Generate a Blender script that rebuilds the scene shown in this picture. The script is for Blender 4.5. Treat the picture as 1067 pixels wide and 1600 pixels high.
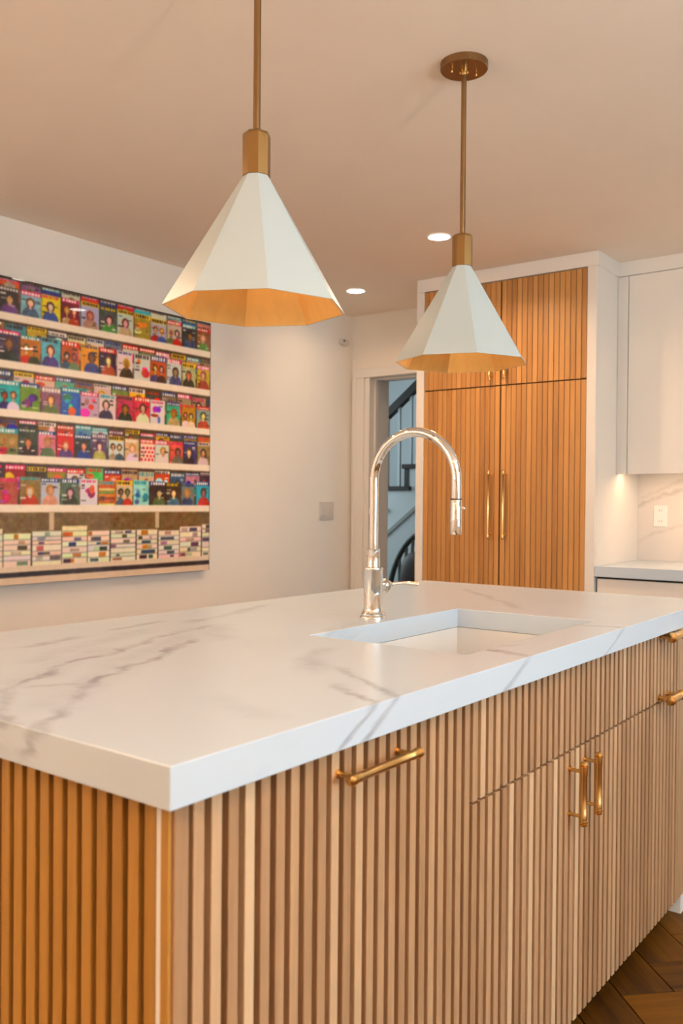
import bpy, bmesh, math, random
import numpy as np
from mathutils import Vector, Matrix

for o in list(bpy.data.objects):
    bpy.data.objects.remove(o, do_unlink=True)
scene = bpy.context.scene
COL = scene.collection
R = math.radians
random.seed(7)

# ------------------------------------------------------------------ camera
YAW, PIT, ROL, CZ = 0.64727, 0.010234, 0.008492, 1.21368
cam_d = bpy.data.cameras.new('camera')
cam = bpy.data.objects.new('camera', cam_d)
COL.objects.link(cam)
scene.camera = cam
cam_d.sensor_fit = 'VERTICAL'
cam_d.sensor_height = 36.0
cam_d.sensor_width = 24.0
cam_d.lens = 36.0 * 1389.95 / 1600.0
cam_d.clip_start = 0.05
_f = Vector((math.cos(YAW), math.sin(YAW), 0))
_r = Vector((math.sin(YAW), -math.cos(YAW), 0))
_z = Vector((0, 0, 1))
_fw = _f * math.cos(PIT) - _z * math.sin(PIT)
_up = _z * math.cos(PIT) + _f * math.sin(PIT)
_rt = _r * math.cos(ROL) + _up * math.sin(ROL)
_u2 = _up * math.cos(ROL) - _r * math.sin(ROL)
M = Matrix.Identity(4)
for i in range(3):
    M[i][0], M[i][1], M[i][2] = _rt[i], _u2[i], -_fw[i]
M[2][3] = CZ
cam.matrix_world = M
cam_d.dof.use_dof = True
cam_d.dof.focus_distance = 2.25
cam_d.dof.aperture_fstop = 5.6

# ------------------------------------------------------------------ world, daylight, exposure
vs = scene.view_settings
vs.view_transform = 'Standard'
vs.look = 'None'
vs.gamma = 1.0
vs.use_curve_mapping = False
vs.exposure = 0.70

world = bpy.data.worlds.new('sky')
scene.world = world
world.use_nodes = True
bg = world.node_tree.nodes['Background']
bg.inputs[0].default_value = (0.62, 0.80, 1.0, 1)
bg.inputs[1].default_value = 1.0

WARM = (1.0, 0.66, 0.38)
COOL = (0.40, 0.77, 1.0)


def area_light(name, loc, direction, sx, sy, power, color, spread=180):
    d = bpy.data.lights.new(name, 'AREA')
    d.shape = 'RECTANGLE'
    d.size, d.size_y = sx, sy
    d.energy = power
    d.color = color
    d.spread = R(spread)
    o = bpy.data.objects.new(name, d)
    COL.objects.link(o)
    o.location = loc
    o.rotation_euler = Vector(direction).to_track_quat('-Z', 'Y').to_euler()
    return o


# daylight entering through the kitchen window (wall_right) and the hall window
area_light('kitchen_daylight', (1.6, -2.14, 1.55), (0, 1, 0), 1.9, 1.2, 37, COOL)
area_light('hall_daylight', (5.5, 5.40, 1.7), (0, -1, 0), 1.0, 1.6, 14, (0.74, 0.93, 1.0))

# ------------------------------------------------------------------ materials


def newmat(name):
    m = bpy.data.materials.new(name)
    m.use_nodes = True
    nt = m.node_tree
    b = nt.nodes['Principled BSDF']
    return m, nt, b


def N(nt, t, **kw):
    n = nt.nodes.new(t)
    for k, v in kw.items():
        setattr(n, k, v)
    return n


def lin(c):
    return tuple((x / 255 / 12.92) if x / 255 <= 0.04045 else ((x / 255 + 0.055) / 1.055) ** 2.4 for x in c)


def paint(name, rgb, rough=0.5, bump=0.03, scale=180, spec=0.5, var=0.02, coat=0.0):
    m, nt, b = newmat(name)
    tc = N(nt, 'ShaderNodeTexCoord')
    no = N(nt, 'ShaderNodeTexNoise')
    no.inputs['Scale'].default_value = 6
    nt.links.new(tc.outputs['Object'], no.inputs['Vector'])
    mx = N(nt, 'ShaderNodeMixRGB')
    mx.inputs[1].default_value = tuple(c * (1 - var) for c in rgb) + (1,)
    mx.inputs[2].default_value = tuple(min(1, c * (1 + var)) for c in rgb) + (1,)
    nt.links.new(no.outputs['Fac'], mx.inputs[0])
    nt.links.new(mx.outputs[0], b.inputs['Base Color'])
    b.inputs['Roughness'].default_value = rough
    b.inputs['Specular IOR Level'].default_value = spec
    b.inputs['Coat Weight'].default_value = coat
    if bump:
        n2 = N(nt, 'ShaderNodeTexNoise')
        n2.inputs['Scale'].default_value = scale
        nt.links.new(tc.outputs['Object'], n2.inputs['Vector'])
        bp = N(nt, 'ShaderNodeBump')
        bp.inputs['Strength'].default_value = bump
        bp.inputs['Distance'].default_value = 0.002
        nt.links.new(n2.outputs['Fac'], bp.inputs['Height'])
        nt.links.new(bp.outputs[0], b.inputs['Normal'])
    return m


def metal(name, rgb, rough, var=0.1, scale=30, stretch=(1, 1, 1), metallic=1.0):
    m, nt, b = newmat(name)
    tc = N(nt, 'ShaderNodeTexCoord')
    mp = N(nt, 'ShaderNodeMapping')
    mp.inputs['Scale'].default_value = stretch
    nt.links.new(tc.outputs['Object'], mp.inputs[0])
    no = N(nt, 'ShaderNodeTexNoise')
    no.inputs['Scale'].default_value = scale
    no.inputs['Detail'].default_value = 4
    nt.links.new(mp.outputs[0], no.inputs['Vector'])
    mx = N(nt, 'ShaderNodeMixRGB')
    mx.inputs[1].default_value = tuple(c * (1 - var) for c in rgb) + (1,)
    mx.inputs[2].default_value = tuple(min(1, c * (1 + var)) for c in rgb) + (1,)
    nt.links.new(no.outputs['Fac'], mx.inputs[0])
    nt.links.new(mx.outputs[0], b.inputs['Base Color'])
    mr = N(nt, 'ShaderNodeMapRange')
    mr.inputs['To Min'].default_value = rough * 0.85
    mr.inputs['To Max'].default_value = rough * 1.15
    nt.links.new(no.outputs['Fac'], mr.inputs['Value'])
    nt.links.new(mr.outputs[0], b.inputs['Roughness'])
    b.inputs['Metallic'].default_value = metallic
    return m


def wood(name, dark, light, rough=0.45, grain=(1, 1, 0.045), scale=60, tone=0.35, rand_pow=1.0, spec=0.5, coat=0.0, pale=None):
    """grain runs along the axis with the small scale; every board gets its own tone"""
    m, nt, b = newmat(name)
    L = nt.links.new
    tc = N(nt, 'ShaderNodeTexCoord')
    oi = N(nt, 'ShaderNodeObjectInfo')
    mul = N(nt, 'ShaderNodeMath', operation='MULTIPLY')
    mul.inputs[1].default_value = 37.0
    L(oi.outputs['Random'], mul.inputs[0])
    off = N(nt, 'ShaderNodeCombineXYZ')
    L(mul.outputs[0], off.inputs[0])
    L(mul.outputs[0], off.inputs[1])
    L(mul.outputs[0], off.inputs[2])
    add = N(nt, 'ShaderNodeVectorMath', operation='ADD')
    L(tc.outputs['Object'], add.inputs[0])
    L(off.outputs[0], add.inputs[1])
    mp = N(nt, 'ShaderNodeMapping')
    mp.inputs['Scale'].default_value = grain
    L(add.outputs[0], mp.inputs[0])
    n1 = N(nt, 'ShaderNodeTexNoise')
    n1.inputs['Scale'].default_value = scale
    n1.inputs['Detail'].default_value = 5
    n1.inputs['Roughness'].default_value = 0.6
    n1.inputs['Distortion'].default_value = 0.6
    L(mp.outputs[0], n1.inputs['Vector'])
    n2 = N(nt, 'ShaderNodeTexNoise')
    n2.inputs['Scale'].default_value = scale * 6
    n2.inputs['Detail'].default_value = 3
    L(mp.outputs[0], n2.inputs['Vector'])
    # fac = grain*(1-tone) + random*tone
    pw = N(nt, 'ShaderNodeMath', operation='POWER')
    pw.inputs[1].default_value = rand_pow
    L(oi.outputs['Random'], pw.inputs[0])
    mr = N(nt, 'ShaderNodeMapRange')
    mr.inputs['From Min'].default_value = 0.28
    mr.inputs['From Max'].default_value = 0.72
    L(n1.outputs['Fac'], mr.inputs['Value'])
    mx0 = N(nt, 'ShaderNodeMix')
    mx0.data_type = 'FLOAT'
    mx0.inputs[0].default_value = tone
    L(mr.outputs[0], mx0.inputs[2])
    L(pw.outputs[0], mx0.inputs[3])
    mx = N(nt, 'ShaderNodeMixRGB')
    mx.inputs[1].default_value = tuple(dark) + (1,)
    mx.inputs[2].default_value = tuple(light) + (1,)
    L(mx0.outputs[0], mx.inputs[0])
    last = mx.outputs[0]
    if pale:
        gt = N(nt, 'ShaderNodeMapRange')
        gt.inputs['From Min'].default_value = 0.92
        gt.inputs['From Max'].default_value = 0.99
        L(oi.outputs['Random'], gt.inputs['Value'])
        mp2 = N(nt, 'ShaderNodeMixRGB')
        mp2.inputs[2].default_value = tuple(pale) + (1,)
        L(gt.outputs[0], mp2.inputs[0])
        L(last, mp2.inputs[1])
        last = mp2.outputs[0]
    fine = N(nt, 'ShaderNodeMixRGB', blend_type='MULTIPLY')
    fine.inputs[0].default_value = 0.22
    L(last, fine.inputs[1])
    L(n2.outputs['Fac'], fine.inputs[2])
    L(fine.outputs[0], b.inputs['Base Color'])
    b.inputs['Roughness'].default_value = rough
    b.inputs['Specular IOR Level'].default_value = spec
    b.inputs['Coat Weight'].default_value = coat
    b.inputs['Coat Roughness'].default_value = 0.25
    bp = N(nt, 'ShaderNodeBump')
    bp.inputs['Strength'].default_value = 0.12
    bp.inputs['Distance'].default_value = 0.001
    L(n2.outputs['Fac'], bp.inputs['Height'])
    L(bp.outputs[0], b.inputs['Normal'])
    return m


def marble(name, base, veins, slant=1.07, rough=0.27, vcol=(0.42, 0.38, 0.38), axes='xy', cloud=0.10, depth=0.55):
    """white quartz: soft clouds plus drawn veins (segments in world metres, noise-warped)"""
    m, nt, b = newmat(name)
    L = nt.links.new
    geo = N(nt, 'ShaderNodeNewGeometry')
    sep = N(nt, 'ShaderNodeSeparateXYZ')
    L(geo.outputs['Position'], sep.inputs[0])
    cmb = N(nt, 'ShaderNodeCombineXYZ')
    if axes == 'xy':
        # veins lean as they run down through the thickness of the slab
        zz = N(nt, 'ShaderNodeMath', operation='MULTIPLY_ADD')
        zz.inputs[1].default_value = -slant
        zz.inputs[2].default_value = 0.92 * slant
        L(sep.outputs['Z'], zz.inputs[0])
        sx = N(nt, 'ShaderNodeMath', operation='MULTIPLY_ADD')
        sx.inputs[1].default_value = 2.2
        L(zz.outputs[0], sx.inputs[0])
        L(sep.outputs['X'], sx.inputs[2])
        sy = N(nt, 'ShaderNodeMath', operation='ADD')
        L(sep.outputs['Y'], sy.inputs[0])
        L(zz.outputs[0], sy.inputs[1])
        L(sx.outputs[0], cmb.inputs[0])
        L(sy.outputs[0], cmb.inputs[1])
    else:
        L(sep.outputs['Y'], cmb.inputs[0])
        L(sep.outputs['Z'], cmb.inputs[1])
    warp = N(nt, 'ShaderNodeTexNoise')
    warp.inputs['Scale'].default_value = 7.0
    warp.inputs['Detail'].default_value = 6
    warp.inputs['Roughness'].default_value = 0.62
    L(cmb.outputs[0], warp.inputs['Vector'])
    w1 = N(nt, 'ShaderNodeVectorMath', operation='SUBTRACT')
    w1.inputs[1].default_value = (0.5, 0.5, 0.5)
    L(warp.outputs['Color'], w1.inputs[0])
    w2 = N(nt, 'ShaderNodeVectorMath', operation='SCALE')
    w2.inputs['Scale'].default_value = 0.11
    L(w1.outputs[0], w2.inputs[0])
    P = N(nt, 'ShaderNodeVectorMath', operation='ADD')
    L(cmb.outputs[0], P.inputs[0])
    L(w2.outputs[0], P.inputs[1])
    brk = N(nt, 'ShaderNodeTexNoise')
    brk.inputs['Scale'].default_value = 16
    brk.inputs['Detail'].default_value = 4
    L(cmb.outputs[0], brk.inputs['Vector'])
    bm_ = N(nt, 'ShaderNodeMapRange')
    bm_.inputs['From Min'].default_value = 0.35
    bm_.inputs['From Max'].default_value = 0.62
    bm_.inputs['To Min'].default_value = 0.38
    L(brk.outputs['Fac'], bm_.inputs['Value'])
    total = None
    for (x0, y0, x1, y1, w, s) in veins:
        d = Vector((x1 - x0, y1 - y0, 0))
        ln = d.length
        d.normalize()
        sub = N(nt, 'ShaderNodeVectorMath', operation='SUBTRACT')
        sub.inputs[1].default_value = (x0, y0, 0)
        L(P.outputs[0], sub.inputs[0])
        dt = N(nt, 'ShaderNodeVectorMath', operation='DOT_PRODUCT')
        dt.inputs[1].default_value = d
        L(sub.outputs[0], dt.inputs[0])
        dn = N(nt, 'ShaderNodeVectorMath', operation='DOT_PRODUCT')
        dn.inputs[1].default_value = (-d.y, d.x, 0)
        L(sub.outputs[0], dn.inputs[0])
        ab = N(nt, 'ShaderNodeMath', operation='ABSOLUTE')
        L(dn.outputs['Value'], ab.inputs[0])
        core = N(nt, 'ShaderNodeMapRange')
        core.interpolation_type = 'SMOOTHSTEP'
        core.inputs['From Min'].default_value = w
        core.inputs['From Max'].default_value = 0.0
        L(ab.outputs[0], core.inputs['Value'])
        e0 = N(nt, 'ShaderNodeMapRange')
        e0.interpolation_type = 'SMOOTHSTEP'
        e0.inputs['From Min'].default_value = -0.04
        e0.inputs['From Max'].default_value = 0.03
        L(dt.outputs['Value'], e0.inputs['Value'])
        e1 = N(nt, 'ShaderNodeMapRange')
        e1.interpolation_type = 'SMOOTHSTEP'
        e1.inputs['From Min'].default_value = ln + 0.04
        e1.inputs['From Max'].default_value = ln - 0.03
        L(dt.outputs['Value'], e1.inputs['Value'])
        m1 = N(nt, 'ShaderNodeMath', operation='MULTIPLY')
        L(core.outputs[0], m1.inputs[0])
        L(e0.outputs[0], m1.inputs[1])
        m2 = N(nt, 'ShaderNodeMath', operation='MULTIPLY')
        L(m1.outputs[0], m2.inputs[0])
        L(e1.outputs[0], m2.inputs[1])
        m3 = N(nt, 'ShaderNodeMath', operation='MULTIPLY')
        m3.inputs[1].default_value = s
        L(m2.outputs[0], m3.inputs[0])
        if total is None:
            total = m3
        else:
            mxx = N(nt, 'ShaderNodeMath', operation='MAXIMUM')
            L(total.outputs[0], mxx.inputs[0])
            L(m3.outputs[0], mxx.inputs[1])
            total = mxx
    tb = N(nt, 'ShaderNodeMath', operation='MULTIPLY')
    L(total.outputs[0], tb.inputs[0])
    L(bm_.outputs[0], tb.inputs[1])
    cl = N(nt, 'ShaderNodeTexNoise')
    cl.inputs['Scale'].default_value = 2.6
    cl.inputs['Detail'].default_value = 5
    L(P.outputs[0], cl.inputs['Vector'])
    cm = N(nt, 'ShaderNodeMapRange')
    cm.inputs['From Min'].default_value = 0.5
    cm.inputs['From Max'].default_value = 0.8
    cm.inputs['To Max'].default_value = cloud
    L(cl.outputs['Fac'], cm.inputs['Value'])
    sm = N(nt, 'ShaderNodeMath', operation='ADD')
    sm.use_clamp = True
    L(tb.outputs[0], sm.inputs[0])
    L(cm.outputs[0], sm.inputs[1])
    sc = N(nt, 'ShaderNodeMath', operation='MULTIPLY')
    sc.inputs[1].default_value = depth
    L(sm.outputs[0], sc.inputs[0])
    mx = N(nt, 'ShaderNodeMixRGB')
    mx.inputs[1].default_value = tuple(base) + (1,)
    mx.inputs[2].default_value = tuple(vcol) + (1,)
    L(sc.outputs[0], mx.inputs[0])
    L(mx.outputs[0], b.inputs['Base Color'])
    b.inputs['Roughness'].default_value = rough
    b.inputs['Specular IOR Level'].default_value = 0.32
    return m


def emission(name, rgb, strength):
    m, nt, b = newmat(name)
    b.inputs['Base Color'].default_value = (0.9, 0.9, 0.9, 1)
    b.inputs['Emission Color'].default_value = tuple(rgb) + (1,)
    b.inputs['Emission Strength'].default_value = strength
    return m


MT = {}
MT['wall'] = paint('wall_paint', (0.87, 0.82, 0.765), 0.75, spec=0.3)
MT['ceiling'] = paint('ceiling_paint', (0.94, 0.82, 0.70), 0.85, spec=0.2)
MT['trim'] = paint('trim_paint', (0.82, 0.80, 0.785), 0.4)
MT['cab_white'] = paint('white_cabinet_lacquer', (0.79, 0.74, 0.69), 0.32, bump=0)
MT['dark'] = paint('dark_recess', (0.03, 0.022, 0.016), 0.7)
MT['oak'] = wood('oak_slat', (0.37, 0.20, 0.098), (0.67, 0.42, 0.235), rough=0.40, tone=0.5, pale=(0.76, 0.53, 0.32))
MT['oak_warm_lit'] = wood('oak_slat_warm_lit', (0.38, 0.18, 0.035), (0.58, 0.30, 0.065), rough=0.45, tone=0.4)  # same oak as the fronts, with warm lamp light put into the colour
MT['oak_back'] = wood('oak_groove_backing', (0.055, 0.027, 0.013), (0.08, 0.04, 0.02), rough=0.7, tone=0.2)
MT['oak_tall'] = wood('oak_pantry_slat', (0.42, 0.178, 0.043), (0.75, 0.365, 0.105), rough=0.42, tone=0.6)
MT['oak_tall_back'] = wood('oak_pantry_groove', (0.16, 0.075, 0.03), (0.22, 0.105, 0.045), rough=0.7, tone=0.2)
MT['strip'] = paint('pale_edge_strip', (0.80, 0.78, 0.74), 0.4)
MT['brass'] = metal('aged_brass', (0.38, 0.225, 0.085), 0.30, stretch=(1, 1, 0.2))
MT['brass_dark'] = metal('bronze_brass', (0.29, 0.17, 0.075), 0.38, stretch=(1, 1, 0.1))
MT['brass_handle'] = metal('brushed_brass', (0.82, 0.52, 0.20), 0.24, var=0.12)
MT['nickel'] = metal('polished_nickel', (0.76, 0.755, 0.74), 0.035, var=0.02)
MT['shade'] = paint('white_shade_enamel', (0.50, 0.57, 0.585), 0.38, bump=0)
MT['gold'] = metal('gold_shade_lining', (0.92, 0.54, 0.17), 0.34, var=0.12, scale=18, stretch=(3, 3, 0.25), metallic=0.75)
MT['sink'] = paint('white_sink', (0.76, 0.755, 0.75), 0.25, bump=0)
MT['plastic'] = paint('white_plastic', (0.82, 0.80, 0.77), 0.35, bump=0)
MT['switch'] = paint('switch_plate_plastic', (0.68, 0.63, 0.59), 0.4, bump=0)
MT['slot'] = paint('outlet_slot', (0.16, 0.13, 0.11), 0.6, bump=0)
MT['plank'] = wood('dark_oak_plank', (0.016, 0.004, 0.0004), (0.27, 0.10, 0.002), rough=0.5, grain=(0.05, 1, 1), scale=34, tone=0.5, coat=0.0, spec=0.25)
MT['floor'] = wood('floor_base_wood', (0.10, 0.04, 0.006), (0.2, 0.085, 0.012), rough=0.6, grain=(0.05, 1, 1), scale=20, tone=0.1)
MT['lamp'] = emission('downlight_lens', (1.0, 0.90, 0.78), 9.0)
MT['led'] = emission('led_strip_lens', (1.0, 0.72, 0.42), 9.0)
MT['bulb'] = emission('frosted_bulb', (1.0, 0.72, 0.42), 1.0)
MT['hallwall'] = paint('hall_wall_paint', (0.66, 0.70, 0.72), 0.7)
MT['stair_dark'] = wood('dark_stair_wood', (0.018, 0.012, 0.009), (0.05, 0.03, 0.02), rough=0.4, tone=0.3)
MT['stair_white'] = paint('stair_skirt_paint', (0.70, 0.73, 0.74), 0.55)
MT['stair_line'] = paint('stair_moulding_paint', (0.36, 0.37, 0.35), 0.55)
MT['chair_dark'] = paint('chair_grey_green', (0.055, 0.060, 0.048), 0.5)
MT['chair_rod'] = paint('chair_rod_grey', (0.16, 0.17, 0.15), 0.5)
MT['cushion'] = paint('brown_leather', (0.040, 0.018, 0.012), 0.5)
MT['glass'] = paint('window_glass', (0.75, 0.83, 0.88), 0.05, bump=0)
MT['panel_edge'] = paint('print_panel_edge', (0.80, 0.77, 0.73), 0.3, bump=0)

TOPV = [
    # x0, y0, x1, y1, half width, strength
    (0.67, 1.08, 0.822, 1.261, .016, .55), (0.822, 1.261, 0.977, 1.353, .017, 1.0), (0.977, 1.353, 1.148, 1.406, .016, .9),
    (1.148, 1.406, 1.31, 1.491, .020, .75), (1.31, 1.49, 1.50, 1.53, .02, .5),
    (0.65, 0.98, 0.777, 1.076, .022, .6), (0.777, 1.076, 0.901, 1.178, .020, .7), (0.901, 1.178, 1.031, 1.262, .020, .95),
    (1.031, 1.262, 1.139, 1.296, .018, 1.0), (1.139, 1.296, 1.324, 1.40, .022, .85), (0.824, 1.219, 0.905, 1.182, .02, .6),
    (0.80, 1.27, 1.15, 1.44, .06, .22), (0.75, 1.09, 1.05, 1.29, .07, .22), (1.0, 1.28, 1.34, 1.44, .06, .24), (0.95, 1.42, 1.35, 1.58, .05, .25),
    (1.315, 1.645, 1.47, 1.661, .02, .7), (1.033, 1.574, 1.183, 1.604, .03, .55), (1.5, 1.60, 1.9, 1.70, .03, .4),
    (1.185, 0.978, 1.402, 1.104, .045, .42), (1.25, 0.973, 1.199, 0.868, .02, .6), (1.199, .868, 1.097, .70, .016, .8), (1.14, .86, 1.026, .70, .014, .7),
    (1.62, 0.86, 1.586, .742, .022, .85), (1.70, .83, 1.62, .85, .02, .5), (2.08, .95, 2.11, .74, .014, .6), (0.95, 0.95, 0.90, 0.80, .05, .15),
    (1.03, 1.10, 1.07, .735, .01, .0), (0.70, 1.10, 0.66, 1.03, .02, .6), (0.69, 1.01, 0.66, .96, .02, .7),
    (1.60, 1.25, 1.78, 1.30, .04, .35), (1.35, 1.35, 1.52, 1.52, .05, .25), (2.3, 1.1, 2.7, 1.5, .03, .35),
]
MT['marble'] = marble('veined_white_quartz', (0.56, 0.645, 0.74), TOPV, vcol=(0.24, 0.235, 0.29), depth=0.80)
SPLV = [(1.65, 1.20, 1.50, 1.27, .018, .9), (1.50, 1.27, 1.2, 1.33, .02, .7), (1.58, 1.27, 1.35, 1.36, .02, .5), (1.62, 1.02, 1.42, 1.10, .02, .5), (1.42, 1.10, 1.1, 1.2, .02, .4), (.9, 1.0, .4, 1.3, .03, .8)]
MT['splash'] = marble('veined_backsplash', (0.72, 0.66, 0.62), SPLV, vcol=(0.36, 0.31, 0.30), axes='yz')

# ------------------------------------------------------------------ object helpers
WLOC = {}


def link(name, mesh, mats, parent=None, loc=(0, 0, 0)):
    o = bpy.data.objects.new(name, mesh)
    COL.objects.link(o)
    if mats is not None and mesh is not None and len(mesh.materials) == 0:
        for m in (mats if isinstance(mats, (list, tuple)) else [mats]):
            mesh.materials.append(MT[m])
    loc = Vector(loc)
    WLOC[o.name] = loc
    if parent is not None:
        o.parent = parent
        o.location = loc - WLOC[parent.name]
    else:
        o.location = loc
    return o


def thing(name, label, cat, loc, group=None):
    o = link(name, None, None, None, loc)
    o['label'] = label
    o['category'] = cat
    if group:
        o['group'] = group
    return o


def tag(o, label, cat, group=None):
    o['label'] = label
    o['category'] = cat
    if group:
        o['group'] = group
    return o


def struct(o):
    o['kind'] = 'structure'
    return o


def finish(bm, name, smooth=False):
    me = bpy.data.meshes.new(name)
    bmesh.ops.recalc_face_normals(bm, faces=bm.faces)
    bm.to_mesh(me)
    bm.free()
    if smooth:
        for p in me.polygons:
            p.use_smooth = True
    return me


BOXES = {}


def box_mesh(sx, sy, sz, bev, mat):
    key = (round(sx, 5), round(sy, 5), round(sz, 5), round(bev, 5), mat)
    if key in BOXES:
        return BOXES[key]
    bm = bmesh.new()
    bmesh.ops.create_cube(bm, size=1)
    for v in bm.verts:
        v.co = Vector((v.co.x * sx, v.co.y * sy, v.co.z * sz))
    if bev > 0:
        bmesh.ops.bevel(bm, geom=list(bm.edges), offset=bev, segments=1, affect='EDGES', profile=0.5)
    me = finish(bm, 'box')
    me.materials.append(MT[mat])
    BOXES[key] = me
    return me


def box(name, x0, x1, y0, y1, z0, z1, mat, parent=None, bev=0.0):
    me = box_mesh(abs(x1 - x0), abs(y1 - y0), abs(z1 - z0), bev, mat)
    return link(name, me, None, parent, ((x0 + x1) / 2, (y0 + y1) / 2, (z0 + z1) / 2))


def lathe_bm(prof, seg=32, bm=None, axis='z', origin=(0, 0, 0)):
    """prof: list of (r, h). closed at ends where r==0"""
    bm = bm or bmesh.new()
    O = Vector(origin)
    rings = []
    for r, h in prof:
        ring = []
        if r < 1e-7:
            c = {'z': Vector((0, 0, h)), 'x': Vector((h, 0, 0)), 'y': Vector((0, h, 0))}[axis]
            ring = [bm.verts.new(O + c)]
        else:
            for i in range(seg):
                a = 2 * math.pi * i / seg
                c, s = r * math.cos(a), r * math.sin(a)
                v = {'z': Vector((c, s, h)), 'x': Vector((h, c, s)), 'y': Vector((s, h, c))}[axis]
                ring.append(bm.verts.new(O + v))
        rings.append(ring)
    for a, b in zip(rings, rings[1:]):
        n = max(len(a), len(b))
        for i in range(n):
            j = (i + 1) % n
            if len(a) == 1 and len(b) > 1:
                bm.faces.new((a[0], b[i], b[j]))
            elif len(b) == 1 and len(a) > 1:
                bm.faces.new((a[i], b[0], a[j]))
            elif len(a) > 1:
                bm.faces.new((a[i], b[i], b[j], a[j]))
    return bm


def tube_bm(pts, rad, seg=16, bm=None, cap=True):
    bm = bm or bmesh.new()
    pts = [Vector(p) for p in pts]
    rads = rad if isinstance(rad, (list, tuple)) else [rad] * len(pts)
    rings = []
    ref = None
    for i, p in enumerate(pts):
        t = (pts[min(i + 1, len(pts) - 1)] - pts[max(i - 1, 0)]).normalized()
        if ref is None:
            ref = Vector((1, 0, 0)) if abs(t.x) < 0.9 else Vector((0, 1, 0))
        n = (ref - t * ref.dot(t)).normalized()
        ref = n
        b = t.cross(n)
        rings.append([bm.verts.new(p + (n * math.cos(2 * math.pi * k / seg) + b * math.sin(2 * math.pi * k / seg)) * rads[i]) for k in range(seg)])
    for a, b in zip(rings, rings[1:]):
        for i in range(seg):
            j = (i + 1) % seg
            bm.faces.new((a[i], b[i], b[j], a[j]))
    if cap:
        bm.faces.new(rings[0])
        bm.faces.new(list(reversed(rings[-1])))
    return bm


def auto_smooth(o, ang=35):
    me = o.data
    for p in me.polygons:
        p.use_smooth = True
    bm = bmesh.new()
    bm.from_mesh(me)
    for e in bm.edges:
        if len(e.link_faces) == 2 and e.calc_face_angle(0) > R(ang):
            e.smooth = False
    bm.to_mesh(me)
    bm.free()
    return o


def add_box(bm, x0, x1, y0, y1, z0, z1):
    vs_ = [bm.verts.new((x, y, z)) for x in (x0, x1) for y in (y0, y1) for z in (z0, z1)]
    for f in ((0, 1, 3, 2), (4, 6, 7, 5), (0, 4, 5, 1), (2, 3, 7, 6), (0, 2, 6, 4), (1, 5, 7, 3)):
        bm.faces.new([vs_[i] for i in f])


# ------------------------------------------------------------------ dimensions (metres; the camera stands at x=y=0)
H = 2.44
YL = 3.50            # left wall
XD = 4.732           # wall with the doorway
XB = 4.79            # wall behind the worktop run
XF, YR = -4.6, -2.2  # walls behind the photographer
AX, AY, LX, LY, ZC, TH = 0.671, 0.742, 2.239, 1.053, 0.92, 0.0511
XP = 4.158           # pantry face
ZB, ZT = 0.058, ZC - TH

# ------------------------------------------------------------------ room shell
fl = struct(box('floor', XF - .1, 7.2, YR - .1, 5.6, -0.12, -0.012, 'floor'))
ceil = struct(box('ceiling', XF - .1, XD + .2, YR - .1, YL + .1, H, H + 0.1, 'ceiling'))
wl = struct(box('wall_left', XF - .1, XD + .2, YL, YL + .12, -0.012, H, 'wall'))

bm = bmesh.new()                                   # wall with the doorway: opening y 2.66..3.354, z 0..2.03
DY0, DY1, DZ = 2.64, 3.354, 2.03
add_box(bm, XD, XD + .223, DY1 + .018, YL, -0.012, H)
add_box(bm, XD, XD + .223, DY0 - .018, DY1 + .018, DZ + .018, H)
wd = struct(link('wall_back', finish(bm, 'wall_back'), 'wall'))
struct(box('wall_worktop', XB, XB + .12, YR - .1, DY0 - .0185, -0.012, H, 'wall'))
bm = bmesh.new()                                   # right wall with window opening
add_box(bm, XF, .6, YR - .12, YR, -0.012, H)
add_box(bm, 2.6, XB, YR - .12, YR, -0.012, H)
add_box(bm, .6, 2.6, YR - .12, YR, -0.012, 0.8)
add_box(bm, .6, 2.6, YR - .12, YR, 2.2, H)
struct(link('wall_right', finish(bm, 'wall_right'), 'wall'))
struct(box('wall_front', XF - .12, XF, YR - .1, YL, -0.012, H, 'wall'))
w1 = struct(link('window_1', None, None, None, (1.6, YR - .06, 1.5)))
for a, b_ in ((.6, .65), (1.575, 1.625), (2.55, 2.6)):
    box('window_frame', a, b_, YR - .09, YR - .03, 0.8, 2.2, 'trim', w1)
for a, b_ in ((0.8, 0.85), (2.15, 2.2)):
    box('window_frame', .65, 2.55, YR - .09, YR - .03, a, b_, 'trim', w1)
for a, b_ in ((.65, 1.575), (1.625, 2.55)):
    box('pane', a, b_, YR - .064, YR - .058, 0.85, 2.15, 'glass', w1)
struct(box('baseboard_left', XF, XD - .02, YL - .014, YL, 0, 0.13, 'trim', None, .003))

# door casing (leads to the hall)
dr = struct(link('door_1', None, None, None, (XD, 3.0, 0)))
box('casing_leg', XD - .018, XD, 3.3925, 3.478, 0, 2.03 + .0, 'trim', dr, .003)
box('casing_leg', XD - .018, XD, 2.555, 2.6395, 0, 2.03, 'trim', dr, .003)
box('casing_head', XD - .019, XD, 2.555, 3.478, 2.03, 2.09, 'trim', dr, .003)
box('casing_bead', XD - .026, XD - .018, 3.455, 3.478, 0, 2.03, 'trim', dr, .002)
box('jamb', XD - .006, XD + .223, DY1, DY1 + .0385, 0, DZ, 'trim', dr, .002)
box('jamb', XD - .006, XD + .223, DY0 - .0175, DY0, 0, DZ, 'trim', dr, .002)
box('jamb_head', XD - .006, XD + .223, DY0, DY1, DZ - .001, DZ + .017, 'trim', dr, .002)
box('door_stop', XD + .05, XD + .09, DY1 - .012, DY1, 0, DZ - .001, 'trim', dr, .002)
box('door_stop', XD + .05, XD + .09, DY0 + .02, DY1 - .012, DZ - .013, DZ - .001, 'trim', dr, .002)

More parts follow.
